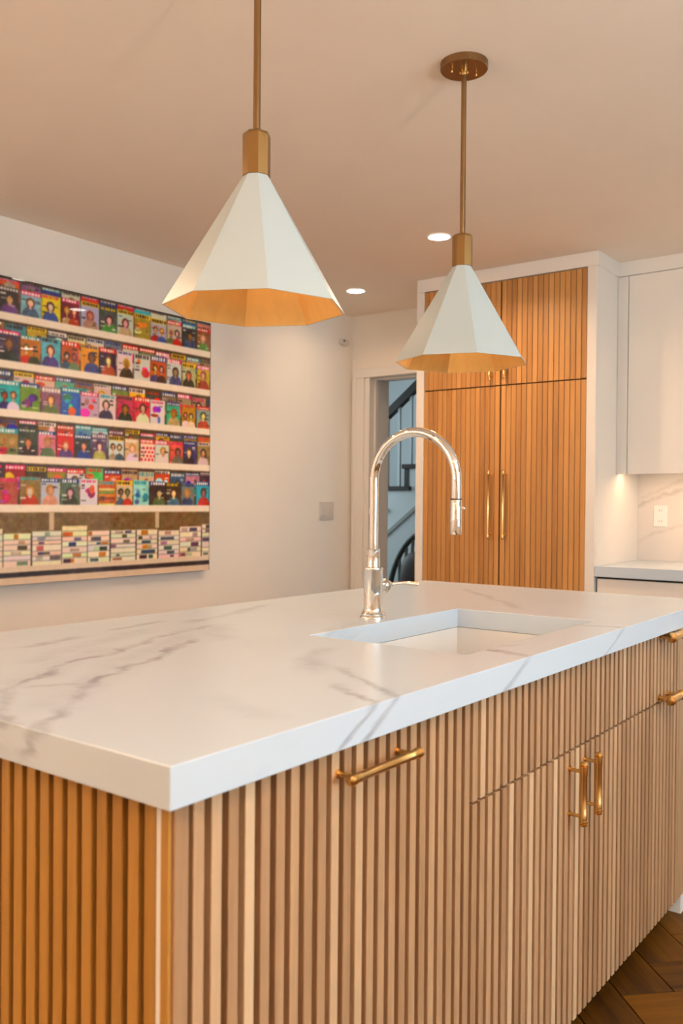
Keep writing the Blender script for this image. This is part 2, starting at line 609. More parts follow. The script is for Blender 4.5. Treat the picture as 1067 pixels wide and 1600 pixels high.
# hall shell beyond the doorway
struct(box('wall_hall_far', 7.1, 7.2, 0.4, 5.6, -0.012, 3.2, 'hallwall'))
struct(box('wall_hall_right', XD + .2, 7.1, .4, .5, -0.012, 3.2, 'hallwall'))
bm = bmesh.new()
add_box(bm, XD + .223, 5.0, 5.5, 5.6, -0.012, 3.2)
add_box(bm, 6.0, 7.1, 5.5, 5.6, -0.012, 3.2)
add_box(bm, 5.0, 6.0, 5.5, 5.6, -0.012, .9)
add_box(bm, 5.0, 6.0, 5.5, 5.6, 2.5, 3.2)
struct(link('wall_hall_left', finish(bm, 'wall_hall_left'), 'hallwall'))
w2 = struct(link('window_2', None, None, None, (5.5, 5.55, 1.7)))
for a, b_ in ((5.0, 5.05), (5.475, 5.525), (5.95, 6.0)):
    box('window_frame', a, b_, 5.52, 5.58, .9, 2.5, 'trim', w2)
for a, b_ in ((.9, .95), (2.45, 2.5)):
    box('window_frame', 5.05, 5.95, 5.52, 5.58, a, b_, 'trim', w2)
for a, b_ in ((5.05, 5.475), (5.525, 5.95)):
    box('pane', a, b_, 5.547, 5.553, .95, 2.45, 'glass', w2)
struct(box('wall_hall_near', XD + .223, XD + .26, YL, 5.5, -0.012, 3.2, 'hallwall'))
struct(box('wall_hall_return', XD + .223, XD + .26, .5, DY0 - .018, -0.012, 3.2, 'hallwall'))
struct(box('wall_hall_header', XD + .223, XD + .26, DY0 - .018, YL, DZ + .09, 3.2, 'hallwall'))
struct(box('ceiling_hall', XD + .1, 7.2, .4, 5.6, 3.2, 3.3, 'ceiling'))

# herringbone floor boards, laid at 45 degrees to the island
PW, PL = 0.14, 0.70
plank_me = box_mesh(PL - .003, PW - .003, 0.012, 0.0006, 'plank')
OX, OY = 2.172, 0.761
c45 = math.sqrt(0.5)
boards = []
# local u axis = (1,-1)/sqrt2, v axis = (1,1)/sqrt2; a board corner sits on (OX,OY)
for i in range(-30, 31):
    for j in range(-8, 9):
        bu, bv = i * PW + j * PL, i * PW - j * PL
        for kind in (0, 1):
            if kind == 0:
                cu, cv, ang = bu + PL / 2, bv + PW / 2 - PW, R(-45)
            else:
                cu, cv, ang = bu + PW / 2, bv + PW + PL / 2 - PW, R(45)
            x = OX + (cu + cv) * c45
            y = OY + (-cu + cv) * c45
            near = (-0.2 < x < 4.25 and -1.85 < y < 1.05) or (2.7 < x < 4.25 and 1.0 < y < 2.2)
            if near or (-0.2 < x < 4.25 and 1.95 < y < 3.2):
                boards.append((0 if near else 1, len(boards), x, y, ang))
for _, _, x, y, ang in sorted(boards):
    o = link('plank', plank_me, None, fl, (x, y, -0.006))
    o.rotation_euler = (0, 0, ang)

# ------------------------------------------------------------------ island: worktop
SX0, SX1, SY0, SY1 = 1.5295, 2.187, 0.8468, 1.2414
bm = bmesh.new()
ox = [AX, AX + LX]
oy = [AY, AY + LY]


def ring(x0, x1, y0, y1, z):
    return [bm.verts.new(p) for p in ((x0, y0, z), (x1, y0, z), (x1, y1, z), (x0, y1, z))]


ot, ob_ = ring(ox[0], ox[1], oy[0], oy[1], ZC), ring(ox[0], ox[1], oy[0], oy[1], ZT)
it, ib = ring(SX0, SX1, SY0, SY1, ZC), ring(SX0, SX1, SY0, SY1, ZT)
for k in range(4):
    n = (k + 1) % 4
    bm.faces.new((ot[k], ot[n], it[n], it[k]))
    bm.faces.new((ob_[k], ib[k], ib[n], ob_[n]))
    bm.faces.new((ot[k], ob_[k], ob_[n], ot[n]))
    bm.faces.new((it[k], it[n], ib[n], ib[k]))
bmesh.ops.recalc_face_normals(bm, faces=bm.faces)
be = [e for e in bm.edges if e.calc_face_angle(0) > 0.5]
bmesh.ops.bevel(bm, geom=be, offset=0.0016, segments=2, affect='EDGES', profile=0.5)
top = link('island_worktop', finish(bm, 'island_worktop'), 'marble')
tag(top, 'thick white veined quartz worktop with a rectangular sink cut-out on the slatted island', 'worktop')

# undermount sink
bm = bmesh.new()


def rr(x0, x1, y0, y1, z):
    return [bm.verts.new(p) for p in ((x0, y0, z), (x1, y0, z), (x1, y1, z), (x0, y1, z))]


g = 0.002
r0 = rr(SX0 - .012, SX1 + .012, SY0 - .012, SY1 + .012, ZT - .001)
r1 = rr(SX0 - g, SX1 + g, SY0 - g, SY1 + g, ZT - .001)
r2 = rr(SX0 + .004, SX1 - .004, SY0 + .004, SY1 - .004, ZT - .21)
r3 = rr(SX0 - .008, SX1 + .008, SY0 - .008, SY1 + .008, ZT - .22)
r4 = rr(SX0 - .012, SX1 + .012, SY0 - .012, SY1 + .012, ZT - .012)
for A_, B_ in ((r0, r1), (r1, r2), (r4, r3), (r0, r4)):
    for k in range(4):
        n = (k + 1) % 4
        bm.faces.new((A_[k], A_[n], B_[n], B_[k]))
bm.faces.new(r2)
bm.faces.new(r3)
sk = thing('undermount_sink', 'white rectangular undermount sink set below the quartz worktop', 'sink', ((SX0 + SX1) / 2, (SY0 + SY1) / 2, ZT - .22))
me = finish(bm, 'sink_basin')
for v in me.vertices:
    v.co -= WLOC[sk.name]
link('basin', me, 'sink', sk, WLOC[sk.name])
bm = lathe_bm([(0, 0), (.045, 0), (.045, .003), (.03, .003), (.026, .001), (0, .001)], 28)
link('drain', finish(bm, 'drain', True), 'nickel', sk, ((SX0 + SX1) / 2, 1.12, ZT - .2098))

# ------------------------------------------------------------------ handles


def bar_handle(length, rad, stand, orient, out, ins=0.020):
    """brass bar with collars and button ends on two posts; centre of the bar at `stand` from the face.
    orient: 'x','y','z' bar direction, out: unit vector away from the door"""
    h = length / 2
    prof = [(0, -h), (rad * .75, -h + .0005), (rad * 1.15, -h + .003), (rad * 1.2, -h + .006), (rad * .8, -h + .0075), (rad * 1.28, -h + .009), (rad * 1.28, -h + .013),
            (rad * 1.08, -h + .014), (rad * 1.08, -h + .03), (rad, -h + .031)]
    prof = prof + [(r, -z) for r, z in reversed(prof)]
    out = Vector(out)
    bm = lathe_bm(prof, 18, None, orient, out * stand)
    ax = {'x': Vector((1, 0, 0)), 'y': Vector((0, 1, 0)), 'z': Vector((0, 0, 1))}[orient]
    for s in (-1, 1):
        c = ax * s * (h - ins)
        tube_bm([c, c + out * 0.003, c + out * 0.0031, c + out * stand], [rad * .95, rad * .95, rad * .55, rad * .55], 12, bm)
    me = finish(bm, 'handle')
    return me


def add_handle(me, parent, loc):
    o = link('handle', me, 'brass_handle', parent, loc)
    auto_smooth(o, 40)
    return o


# ------------------------------------------------------------------ island fronts with slats
SP, SW, SD = 0.0298, 0.0180, 0.014        # slat pitch, width, depth
FY = AY + 0.03                            # slat faces
BY = FY + SD                              # groove backing face
slat_x = [0.706 + SP * k for k in range(80)]


def slats_front(parent, xa, xb, z0, z1, mat='oak'):
    for x in slat_x:
        if x + SW / 2 >= xa and x + SW / 2 < xb and x + SW < 2.667:
            box('slat', x, x + SW, FY, BY, z0, z1, mat, parent, .0008)


def front_panel(name, cab, x0, x1, z0, z1):
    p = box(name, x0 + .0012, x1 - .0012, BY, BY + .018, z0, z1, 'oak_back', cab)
    slats_front(p, x0, x1, z0, z1)
    return p


SEAM, SG = 0.672, 0.0028
isl_c = [0.8194, 1.4154, 2.2200, 2.6672]
CBY = AY + LY - .03
# dishwasher front: one tall slatted panel with a horizontal bar
dw = thing('dishwasher_cabinet', 'slatted oak dishwasher front with one horizontal brass bar handle, next to island corner', 'cabinet', (1.117, 1.1, 0))
box('body', isl_c[0], isl_c[1] - .001, BY + .0185, CBY - .02, ZB, ZT - .001, 'oak_back', dw)
box('toe_kick', isl_c[0], isl_c[1] - .001, 0.85, 0.87, 0, ZB, 'dark', dw)
p = front_panel('door', dw, isl_c[0], isl_c[1], ZB, ZT - .003)
add_handle(bar_handle(.192, .0068, .034, 'x', (0, -1, 0)), p, (1.094, FY, .824))

sc = thing('sink_cabinet', 'slatted oak sink cabinet with two doors and paired upright brass handles', 'cabinet', (1.81, 1.1, 0))
bm = bmesh.new()
add_box(bm, isl_c[1], isl_c[1] + .018, BY + .0185, CBY - .02, ZB, ZT - .001)
add_box(bm, isl_c[2] - .019, isl_c[2] - .001, BY + .0185, CBY - .02, ZB, ZT - .001)
add_box(bm, isl_c[1] + .018, isl_c[2] - .019, BY + .0185, CBY - .02, ZB, ZB + .018)
add_box(bm, isl_c[1] + .018, isl_c[2] - .019, 1.45, CBY - .02, ZB + .018, ZT - .001)
me = finish(bm, 'sink_carcass')
for v in me.vertices:
    v.co -= WLOC[sc.name]
link('body', me, 'oak_back', sc, WLOC[sc.name])
box('toe_kick', isl_c[1], isl_c[2] - .001, 0.85, 0.87, 0, ZB, 'dark', sc)
XS = 1.8922
front_panel('false_drawer_front', sc, isl_c[1], isl_c[2], SEAM + SG, ZT - .003)
d1 = front_panel('door', sc, isl_c[1], XS, ZB, SEAM - SG)
d2 = front_panel('door', sc, XS, isl_c[2], ZB, SEAM - SG)
hm = bar_handle(.142, .0074, .034, 'z', (0, -1, 0), .022)
add_handle(hm, d1, (1.857, FY, .585))
add_handle(hm, d2, (1.944, FY, .587))

dc = thing('drawer_cabinet', 'slatted oak drawer cabinet with short horizontal brass pulls, beside the sink cabinet doors', 'cabinet', (2.44, 1.1, 0))
box('body', isl_c[2], isl_c[3], BY + .0185, CBY - .02, ZB, ZT - .001, 'oak_back', dc)
box('toe_kick', isl_c[2], isl_c[3], 0.85, 0.87, 0, ZB, 'dark', dc)
p1 = front_panel('drawer_front', dc, isl_c[2], isl_c[3], SEAM + SG, ZT - .003)
p2 = front_panel('drawer_front', dc, isl_c[2], isl_c[3], ZB, SEAM - SG)
hm = bar_handle(.118, .0112, .036, 'x', (0, -1, 0), .024)
add_handle(hm, p1, (2.515, FY, .855))
add_handle(hm, p2, (2.51, FY, .655 + .03))

# smooth post and white plinth at the pantry end of the island
ep = thing('island_end_post', 'smooth oak end post on a white plinth at the pantry end of the island', 'post', (2.78, 1.2, 0))
box('post', 2.668, AX + LX - .03, FY + .001, CBY - .02, ZB, ZT - .001, 'oak', ep, .001)
box('plinth', 2.715, AX + LX - .031, FY + .004, CBY - .02, 0, ZB, 'trim', ep)

# slatted end panel of the island (faces the dining side) with its return round the corner
FX = AX + 0.03
en = thing('island_side_cladding', 'oak slatted end panel coloured with warm light, wrapping the near corner of the island', 'panel', (0.75, 1.27, 0))
box('backing', FX + SD, FX + SD + .018, BY, CBY, ZB, ZT - .001, 'oak_back', en)
box('backing', FX + SD + .0181, isl_c[0] - .001, BY + .0002, BY + .018, ZB, ZT - .001, 'oak_back', en)
box('end_carcass', FX + SD + .0181, isl_c[0] - .001, BY + .0185, CBY - .02, ZB, ZT - .001, 'oak_back', en)
y = 0.8005
while y + .019 < CBY:
    box('slat', FX, FX + SD, y, y + .0192, ZB, ZT - .001, 'oak_warm_lit', en, .0008)
    y += 0.0299
box('corner_slat', FX, FX + .0052, FY + .005, FY + .019, ZB, ZT - .001, 'oak_warm_lit', en, .0008)
es = box('edge_strip', FX + .001, FX + SD - .0002, FY + .0192, FY + .0275, ZB, ZT - .001, 'strip', en, .0005)
es['label'] = 'pale edge strip beside the corner slat'
for x in slat_x:
    if x > FX + .01 and x + SW / 2 < isl_c[0]:
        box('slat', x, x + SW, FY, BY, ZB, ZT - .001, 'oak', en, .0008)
    elif x + SW / 2 < isl_c[0]:
        box('slat', x, x + .0222, FY, BY - .0002, ZB, ZT - .001, 'oak', en, .0008)
box('toe_kick', FX + .06, isl_c[0] - .001, 0.85, 0.87, 0, ZB, 'dark', en)
box('toe_kick', FX + .06, FX + .08, 0.8701, CBY - .06, 0, ZB, 'dark', en)
ib_ = box('island_back_panel', FX + SD + .0185, AX + LX - .0305, CBY - .019, CBY - .001, ZB, ZT - .001, 'oak_back')
tag(ib_, 'plain wooden panel closing the island towards the magazine print', 'panel')

# ------------------------------------------------------------------ faucet
FXC, FYC = 1.862, 1.304
fa = thing('kitchen_faucet', 'polished nickel gooseneck pull-down faucet standing behind the sink', 'faucet', (FXC, FYC, ZC))


def fpart(name, bm, sm=True, mat='nickel', parent=fa, ang=40):
    o = link(name, finish(bm, name), mat, parent, WLOC[fa.name])
    if sm:
        auto_smooth(o, ang)
    return o


fpart('body', lathe_bm([(0, 0), (.034, 0), (.0345, .003), (.033, .006), (.0305, .008), (.031, .012), (.0285, .0150), (.0258, .018), (.0250, .026), (.0246, .06),
                        (.0246, .122), (.0260, .124), (.0258, .128), (.0245, .130), (.016, .130), (0, .130)], 48))
fpart('sleeve', lathe_bm([(.0165, .1302), (.0172, .131), (.0172, .134), (.0168, .135), (.0168, .175), (.0174, .1765), (.0165, .178), (.012, .178), (0, .178)], 40))
RC, ZA = 0.12, 1.27 - ZC
pts = [(0, 0, .17), (0, 0, .25), (0, 0, ZA)]
for k in range(1, 33):
    a = math.pi * k / 32
    pts.append((0, -RC + RC * math.cos(a), ZA + RC * math.sin(a)))
pts.append((0, -2 * RC, 1.224 - ZC))
fpart('spout', tube_bm(pts, [.0118] * 3 + [.0118 + .0006 * k / 32 for k in range(33)], 28), ang=60)
sp = fpart('spray_head', lathe_bm([(0, 1.2235 - ZC), (.0128, 1.2235 - ZC), (.0138, 1.2215 - ZC), (.0138, 1.145 - ZC), (.0130, 1.1405 - ZC), (.010, 1.1405 - ZC), (.009, 1.143 - ZC), (0, 1.143 - ZC)], 36, None, 'z', (0, -2 * RC, 0)))
fpart('collar_ring', lathe_bm([(.0132, 1.2238 - ZC), (.0132, 1.2262 - ZC), (.0120, 1.2266 - ZC)], 36, None, 'z', (0, -2 * RC, 0)), mat='dark')
bt = fpart('spray_button', lathe_bm([(0, .0185), (.003, .018), (.0042, .0165), (.0042, .0125)], 16, None, 'y', (0, 0, 0)), parent=sp)
bt.location = Vector((0.006, -2 * RC, 1.203 - ZC))
bt.rotation_euler = (0, 0, R(205))
hb = fpart('handle_hub', lathe_bm([(.0, .018), (.0120, .018), (.0120, .050), (.0135, .051), (.0188, .052), (.0188, .0545), (.0135, .0555), (.0128, .072), (.0105, .077), (0, .078)], 30, None, 'x', (0, 0, .079)))
dirv = Vector((0.72, -0.69, 0)).normalized()
lv = []
lr = []
for k in range(13):
    t = k / 12
    p0 = Vector((.066, 0, .079)) + dirv * (.082 * t) + Vector((0, 0, .004 * math.sin(t * math.pi * 1.2) + .004 * t))
    lv.append(p0)
    lr.append(.0062 - .0022 * math.sin(min(1, t * 1.4) * math.pi) + (.0012 if t > .9 else 0))
lvr = fpart('lever', tube_bm(lv, lr, 14), ang=60)

# ------------------------------------------------------------------ pendants


def octa(r, rot, z):
    return [Vector((r * math.cos(rot + k * math.pi / 4), r * math.sin(rot + k * math.pi / 4), z)) for k in range(8)]


def pendant(px, py, rot, label):
    t = thing('pendant_lamp', label, 'pendant lamp', (px, py, H), 'octagonal pendants over the island')
    Zr, Zs, Zc2 = 1.606 - H, 1.874 - H, 1.964 - H
    rot = R(rot)
    loc = WLOC[t.name]
    bm = lathe_bm([(0, 0), (.066, 0), (.066, -.017), (.064, -.0195), (.0, -.0195)], 48)
    cn = auto_smooth(link('canopy', finish(bm, 'canopy'), 'brass_dark', t, loc))
    for a in (R(-38), R(142)):
        bm = lathe_bm([(0, -.031), (.0025, -.030), (.0035, -.027), (.0022, -.0195)], 10, None, 'z', (.036 * math.cos(a), .036 * math.sin(a), 0))
        auto_smooth(link('canopy_screw', finish(bm, 'screw'), 'brass_handle', cn, loc))
    bm = lathe_bm([(.013, -.0194), (.013, -.026), (.009, -.028), (.008, -.034)], 20)
    auto_smooth(link('rod_ferrule', finish(bm, 'ferrule'), 'brass_handle', t, loc))
    bm = tube_bm([(0, 0, -.026), (0, 0, Zc2 - .002)], .0074, 20)
    auto_smooth(link('rod', finish(bm, 'rod'), 'brass_dark', t, loc))
    bm = bmesh.new()
    prof = [(.0285, Zs + .0005), (.0285, Zc2 - .008), (.0275, Zc2 - .004), (.024, Zc2 - .001), (.016, Zc2)]
    rings = [[bm.verts.new(v) for v in octa(r, rot, z)] for r, z in prof]
    for a, b in zip(rings, rings[1:]):
        for k in range(8):
            n = (k + 1) % 8
            bm.faces.new((a[k], a[n], b[n], b[k]))
    bm.faces.new(rings[-1])
    bm.faces.new(list(reversed(rings[0])))
    link('collar', finish(bm, 'collar'), 'brass', t, loc)
    # enamelled shade (outer skin with a fine rim) and gold lining
    bm = bmesh.new()
    prof = [(.0272, Zs), (.187, Zr), (.1855, Zr - .0004), (.0262, Zs - .0018)]
    rings = [[bm.verts.new(v) for v in octa(r, rot, z)] for r, z in prof]
    for a, b in zip(rings, rings[1:]):
        for k in range(8):
            n = (k + 1) % 8
            bm.faces.new((a[k], a[n], b[n], b[k]))
    bm.faces.new(rings[0])
    sh = link('shade', finish(bm, 'shade'), 'shade', t, loc)
    bm = bmesh.new()
    prof = [(.0240, Zs - .0050), (.1846, Zr - .0002), (.1836, Zr + .0004), (.0230, Zs - .0058)]
    rings = [[bm.verts.new(v) for v in octa(r, rot, z)] for r, z in prof]
    for a, b in zip(rings, rings[1:]):
        for k in range(8):
            n = (k + 1) % 8
            bm.faces.new((a[k], a[n], b[n], b[k]))
    bm.faces.new(rings[0])
    bm.faces.new(list(reversed(rings[-1])))
    lo = link('shade_lining', finish(bm, 'lining'), 'gold', sh, loc)
    lo['label'] = 'gold lining inside the shade'
    bm = lathe_bm([(0, Zs - .006), (.018, Zs - .006), (.018, Zs - .05), (.014, Zs - .052), (0, Zs - .052)], 20)
    auto_smooth(link('lamp_socket', finish(bm, 'socket'), 'brass', t, loc))
    bm = lathe_bm([(0, Zs - .0525), (.012, Zs - .053), (.014, Zs - .065), (.026, Zs - .09), (.03, Zs - .11), (.026, Zs - .128), (.014, Zs - .138), (0, Zs - .14)], 20)
    auto_smooth(link('bulb', finish(bm, 'bulb'), 'bulb', t, loc), 70)
    ld = bpy.data.lights.new('pendant_bulb_light', 'POINT')
    ld.energy = PEND_W
    ld.color = WARM
    ld.shadow_soft_size = .03
    lo2 = bpy.data.objects.new('pendant_bulb_light', ld)
    COL.objects.link(lo2)
    lo2.location = (px, py, 1.874 - .165)
    return t


PEND_W = 0.5
pendant(1.34, 1.237, 4.9, 'white octagonal pendant shade with gold lining hanging over the bare worktop end')
pendant(2.185, 1.237, -3.0, 'white octagonal pendant shade with gold lining hanging beyond the faucet')

# ------------------------------------------------------------------ recessed downlights
DL = [(3.53, 2.12), (4.15, 3.047), (2.86, 2.53),
      (1.4, 2.75), (0.1, 2.7), (-1.2, 2.6), (4.2, 0.55), (2.2, -0.6), (0.6, -0.6), (-1.0, 0.2), (-1.2, 1.5), (-2.6, .5), (-3.8, .5)]  # this row is out of view, added as warm fill light
DL_W = 4.4
for k, (x, y) in enumerate(DL):
    lab = {0: 'round white recessed downlight in the ceiling, in front of the pantry', 1: 'round white recessed downlight in the ceiling near the hall doorway',
           2: 'round white recessed downlight between the island and the magazine print, hidden behind a pendant', 6: 'added unseen recessed downlight above the wall worktop'}.get(
        k, 'added unseen recessed downlight along the print wall towards the dining side' if k in (3, 4, 5) else
        'added unseen recessed downlight between the island and the kitchen window' if k in (7, 8) else 'added unseen recessed downlight over the dining side behind the photographer')
    t = thing('downlight', lab, 'downlight', (x, y, H), 'recessed ceiling downlights')
    bm = lathe_bm([(.056, -.0005), (.056, -.004), (.050, -.0045), (.0495, -.001)], 40)
    auto_smooth(link('trim_ring', finish(bm, 'ring'), 'plastic', t, (x, y, H)))
    bm = lathe_bm([(0, -.0026), (.0495, -.0026)], 40)
    link('lens', finish(bm, 'lens'), 'lamp', t, (x, y, H))
    d = bpy.data.lights.new('downlight_beam', 'AREA')
    d.shape = 'DISK'
    d.size = .095
    d.energy = DL_W * {0: 1.6, 1: .35, 2: .45, 6: .55}.get(k, 1.0)
    d.color = WARM
    d.spread = R(150)
    o = bpy.data.objects.new('downlight_beam', d)
    COL.objects.link(o)
    o.location = (x, y, H - .006)

# ------------------------------------------------------------------ unseen uplighters, added to brighten the ceiling
for (gx, gy, gw, gl) in ((0.2, -1.85, 150.0, 'brass floor lamp added as unseen fill light beside the kitchen window'), (-2.6, 2.6, 190.0, 'brass floor lamp added as unseen fill light near the print wall')):
    gt = thing('fill_uplighter', gl, 'floor lamp', (gx, gy, 0), 'floor lamps added as unseen fill light')
    bm = lathe_bm([(0, 0), (.15, 0), (.15, .015), (.02, .03), (0, .03)], 32)
    auto_smooth(link('base', finish(bm, 'base'), 'brass_dark', gt, (gx, gy, 0)))
    bm = tube_bm([(0, 0, .028), (0, 0, 1.225)], .012, 16)
    auto_smooth(link('pole', finish(bm, 'pole'), 'brass_dark', gt, (gx, gy, 0)))
    prof = [(.26 * math.cos(R(a)), 1.46 + .24 * math.sin(R(a))) for a in range(-90, 1, 10)]
    prof[0] = (0, 1.22)
    prof = prof + [(r - .004 if r > .02 else 0, z + .002) for r, z in reversed(prof)]
    bm = lathe_bm(prof, 40)
    auto_smooth(link('bowl', finish(bm, 'bowl'), 'brass_dark', gt, (gx, gy, 0)), 60)
    bm = lathe_bm([(0, 1.225), (.018, 1.23), (.018, 1.28), (.03, 1.31), (.05, 1.36), (.05, 1.39), (.03, 1.42), (0, 1.43)], 20)
    auto_smooth(link('bulb', finish(bm, 'bulb'), 'bulb', gt, (gx, gy, 0)), 70)
    ld = bpy.data.lights.new('fill_uplighter_light', 'POINT')
    ld.energy = gw
    ld.color = (1.0, 0.84, 0.66)
    ld.shadow_soft_size = .10
    lo2 = bpy.data.objects.new('fill_uplighter_light', ld)
    COL.objects.link(lo2)
    lo2.location = (gx, gy, 1.42)

# ------------------------------------------------------------------ pantry
YPL, YPR = 2.587, 1.661
pa = thing('pantry_cabinet', 'tall pantry with ribbed oak doors in a white frame beside the doorway', 'cabinet', (4.45, 2.12, 0))
ZSM, ZPT = 1.827, 2.3686
box('stile', XP, XP + .03, YPL, YPL + .047, 0, ZPT, 'cab_white', pa, .001)
box('stile', XP, XP + .03, YPR - .047, YPR, 0, ZPT, 'cab_white', pa, .001)
box('frieze', XP, XP + .03, YPR - .047, YPL + .047, ZPT + .001, H - .001, 'cab_white', pa, .001)
box('side_panel', XP + .0305, XD - .028, YPL + .028, YPL + .047, 0, H - .001, 'cab_white', pa)
box('side_panel', XP + .0305, XB - .0005, YPR - .047, YPR - .028, 0, H - .001, 'cab_white', pa)
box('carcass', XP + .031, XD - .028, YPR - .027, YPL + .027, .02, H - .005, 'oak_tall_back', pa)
YM = (YPL + YPR) / 2
NP = 16
hand_lo = bar_handle(.358, .0072, .036, 'z', (-1, 0, 0), .024)
hand_up = bar_handle(.19, .0072, .036, 'z', (-1, 0, 0), .024)
for (ya, yb, hy) in ((YM + .0028, YPL - .001, 2.171), (YPR + .001, YM - .0028, 2.087)):
    for (z0, z1, hm_, hz) in ((.1, ZSM - .003, hand_lo, 1.212), (ZSM + .003, ZPT - .003, hand_up, 1.947)):
        d = box('door', XP + .010, XP + .028, ya, yb, z0, z1, 'oak_tall_back', pa)
        pit = (yb - ya) / NP
        for k in range(NP):
            yy = ya + pit * k
            box('slat', XP + .004, XP + .010, yy + .0016, yy + pit - .0016, z0, z1, 'oak_tall', d, .0012)
        add_handle(hm_, d, (XP + .004, hy, hz))
box('kick_board', XP + .012, XP + .028, YPR + .001, YPL - .001, 0.0, .098, 'cab_white', pa)

# ------------------------------------------------------------------ wall cabinets, worktop run
XU, ZU = 4.442, 1.371
YS = YPR - .047
ZF = 2.366
fs = struct(box('trim_1', XU, XU + .02, -.238, YS - .0005, ZF + .003, H, 'cab_white', None, .001))
struct(box('trim_2', XP + .001, XU - .0005, YS - .005, YS - .0002, ZF + .003, H, 'cab_white', None, .0005))
uy = [YS, .962, .362, -.238]
ORD = ['', 'second', 'third']
for k in range(3):
    yb, ya = uy[k], uy[k + 1]
    lab = 'pale lacquered wall cabinet with filler strip touching the pantry side' if k == 0 else 'pale lacquered handleless wall cabinet, %s along from the pantry side' % ORD[k]
    t = thing('wall_cabinet', lab, 'cabinet', (XU, (ya + yb) / 2, ZU), 'wall cabinets over the worktop run')
    f1 = yb - .001
    if k == 0:
        box('filler_strip', XU, XU + .02, YS - .053, YS - .001, ZU, ZF, 'cab_white', t, .0008)
        f1 = YS - .0565
    box('door', XU, XU + .02, ya + .0015, f1, ZU, ZF, 'cab_white', t, .001)
    box('body', XU + .022, XB - .013, ya + .0015, yb - .001, ZU + .012, ZF, 'cab_white', t)
    box('light_rail', XU + .0205, XU + .04, ya + .0015, yb - .001, ZU + .0, ZU + .0115, 'cab_white', t)
led = box('led_strip', 4.49, 4.505, -.2, YS - .02, ZU + .005, ZU + .0119, 'led')
tag(led, 'thin warm led strip under the wall cabinets', 'light strip')
l = area_light('led_strip_light', (4.4975, .697, ZU + .003), (0, 0, -1), 0.012, 1.78, 1.7, (1.0, 0.57, 0.29))
bs = box('backsplash', XB - .0115, XB - .0005, -.238, YS - .0005, ZC + .0005, ZU + .012, 'splash')
tag(bs, 'veined quartz backsplash slab under the wall cabinets', 'backsplash')
pw = box('side_worktop', XP + .0, XB - .0005, -.26, YS - .001, ZC - .0511, ZC, 'marble', None, .001)
tag(pw, 'white quartz worktop along the wall below the wall cabinets', 'worktop')
for k in range(3):
    yb, ya = uy[k] - .001, uy[k + 1]
    lab = 'pale base cabinet with stacked handleless drawers touching the pantry' if k == 0 else 'pale handleless base cabinet, %s along from the pantry under the wall worktop' % ORD[k]
    t = thing('base_cabinet', lab, 'cabinet', (XP + .3, (ya + yb) / 2, 0), 'base cabinets of the worktop run')
    box('body', XP + .045, XB - .0005, ya + .001, yb - .001, .1, ZT - .001, 'cab_white', t)
    box('toe_kick', XP + .08, XP + .1, ya + .001, yb - .001, 0, .1, 'dark', t)
    box('grip_channel', XP + .04, XP + .0445, ya + .001, yb - .001, .845, ZT - .001, 'dark', t)
    for (a, b_) in ((.655, .858), (.385, .652), (.11, .382)):
        box('drawer_front', XP + .02, XP + .0395, ya + .0015, yb - .008 if k == 0 else yb - .0015, a, b_, 'cab_white', t, .001)

# outlet on the backsplash
ou = thing('wall_outlet', 'white duplex outlet on the veined backsplash', 'outlet', (XB - .012, 1.492, 1.158))
box('cover_plate', XB - .0165, XB - .0117, 1.456, 1.528, 1.102, 1.214, 'plastic', ou, .0015)
for z in (1.130, 1.186):
    f_ = box('socket_face', XB - .018, XB - .0166, 1.476, 1.508, z - .017, z + .017, 'plastic', ou, .0005)
    for y in (1.486, 1.498):
        box('slot', XB - .0184, XB - .0181, y - .0012, y + .0012, z - .004, z + .007, 'slot', f_)

# switch plate and sensor on the left wall
sw = thing('light_switch', 'white three-gang light switch on the wall beside the hall doorway', 'light switch', (4.465, YL, 1.162))
box('cover_plate', 4.392, 4.539, YL - .006, YL - .0002, 1.105, 1.220, 'switch', sw, .0015)
for k in range(3):
    cx = 4.4655 + (k - 1) * .046
    bm = bmesh.new()
    add_box(bm, -.0165, .0165, -.004, 0, -.033, .033)
    for v in bm.verts:
        if v.co.y < -.002 and v.co.z < 0:
            v.co.y -= .003
    link('rocker', finish(bm, 'rocker'), 'switch', sw, (cx, YL - .0062, 1.1625))
se = thing('wall_sensor', 'small off-white oval sensor high on the wall near the hall doorway', 'sensor', (4.63, YL, 2.257))
bm = lathe_bm([(0, -.030), (.022, -.029), (.032, -.022), (.036, -.008), (.037, -.0002)], 28, None, 'y')
for v in bm.verts:
    v.co.x *= 1.4
    v.co.z *= .62
auto_smooth(link('sensor_body', finish(bm, 'sensor'), 'switch', se, (4.63, YL, 2.257)), 60)
bm = lathe_bm([(0, -.034), (.007, -.033), (.009, -.0285)], 14, None, 'y')
auto_smooth(link('sensor_lens', finish(bm, 'sensor_lens'), 'slot', se, (4.605, YL, 2.262)), 60)

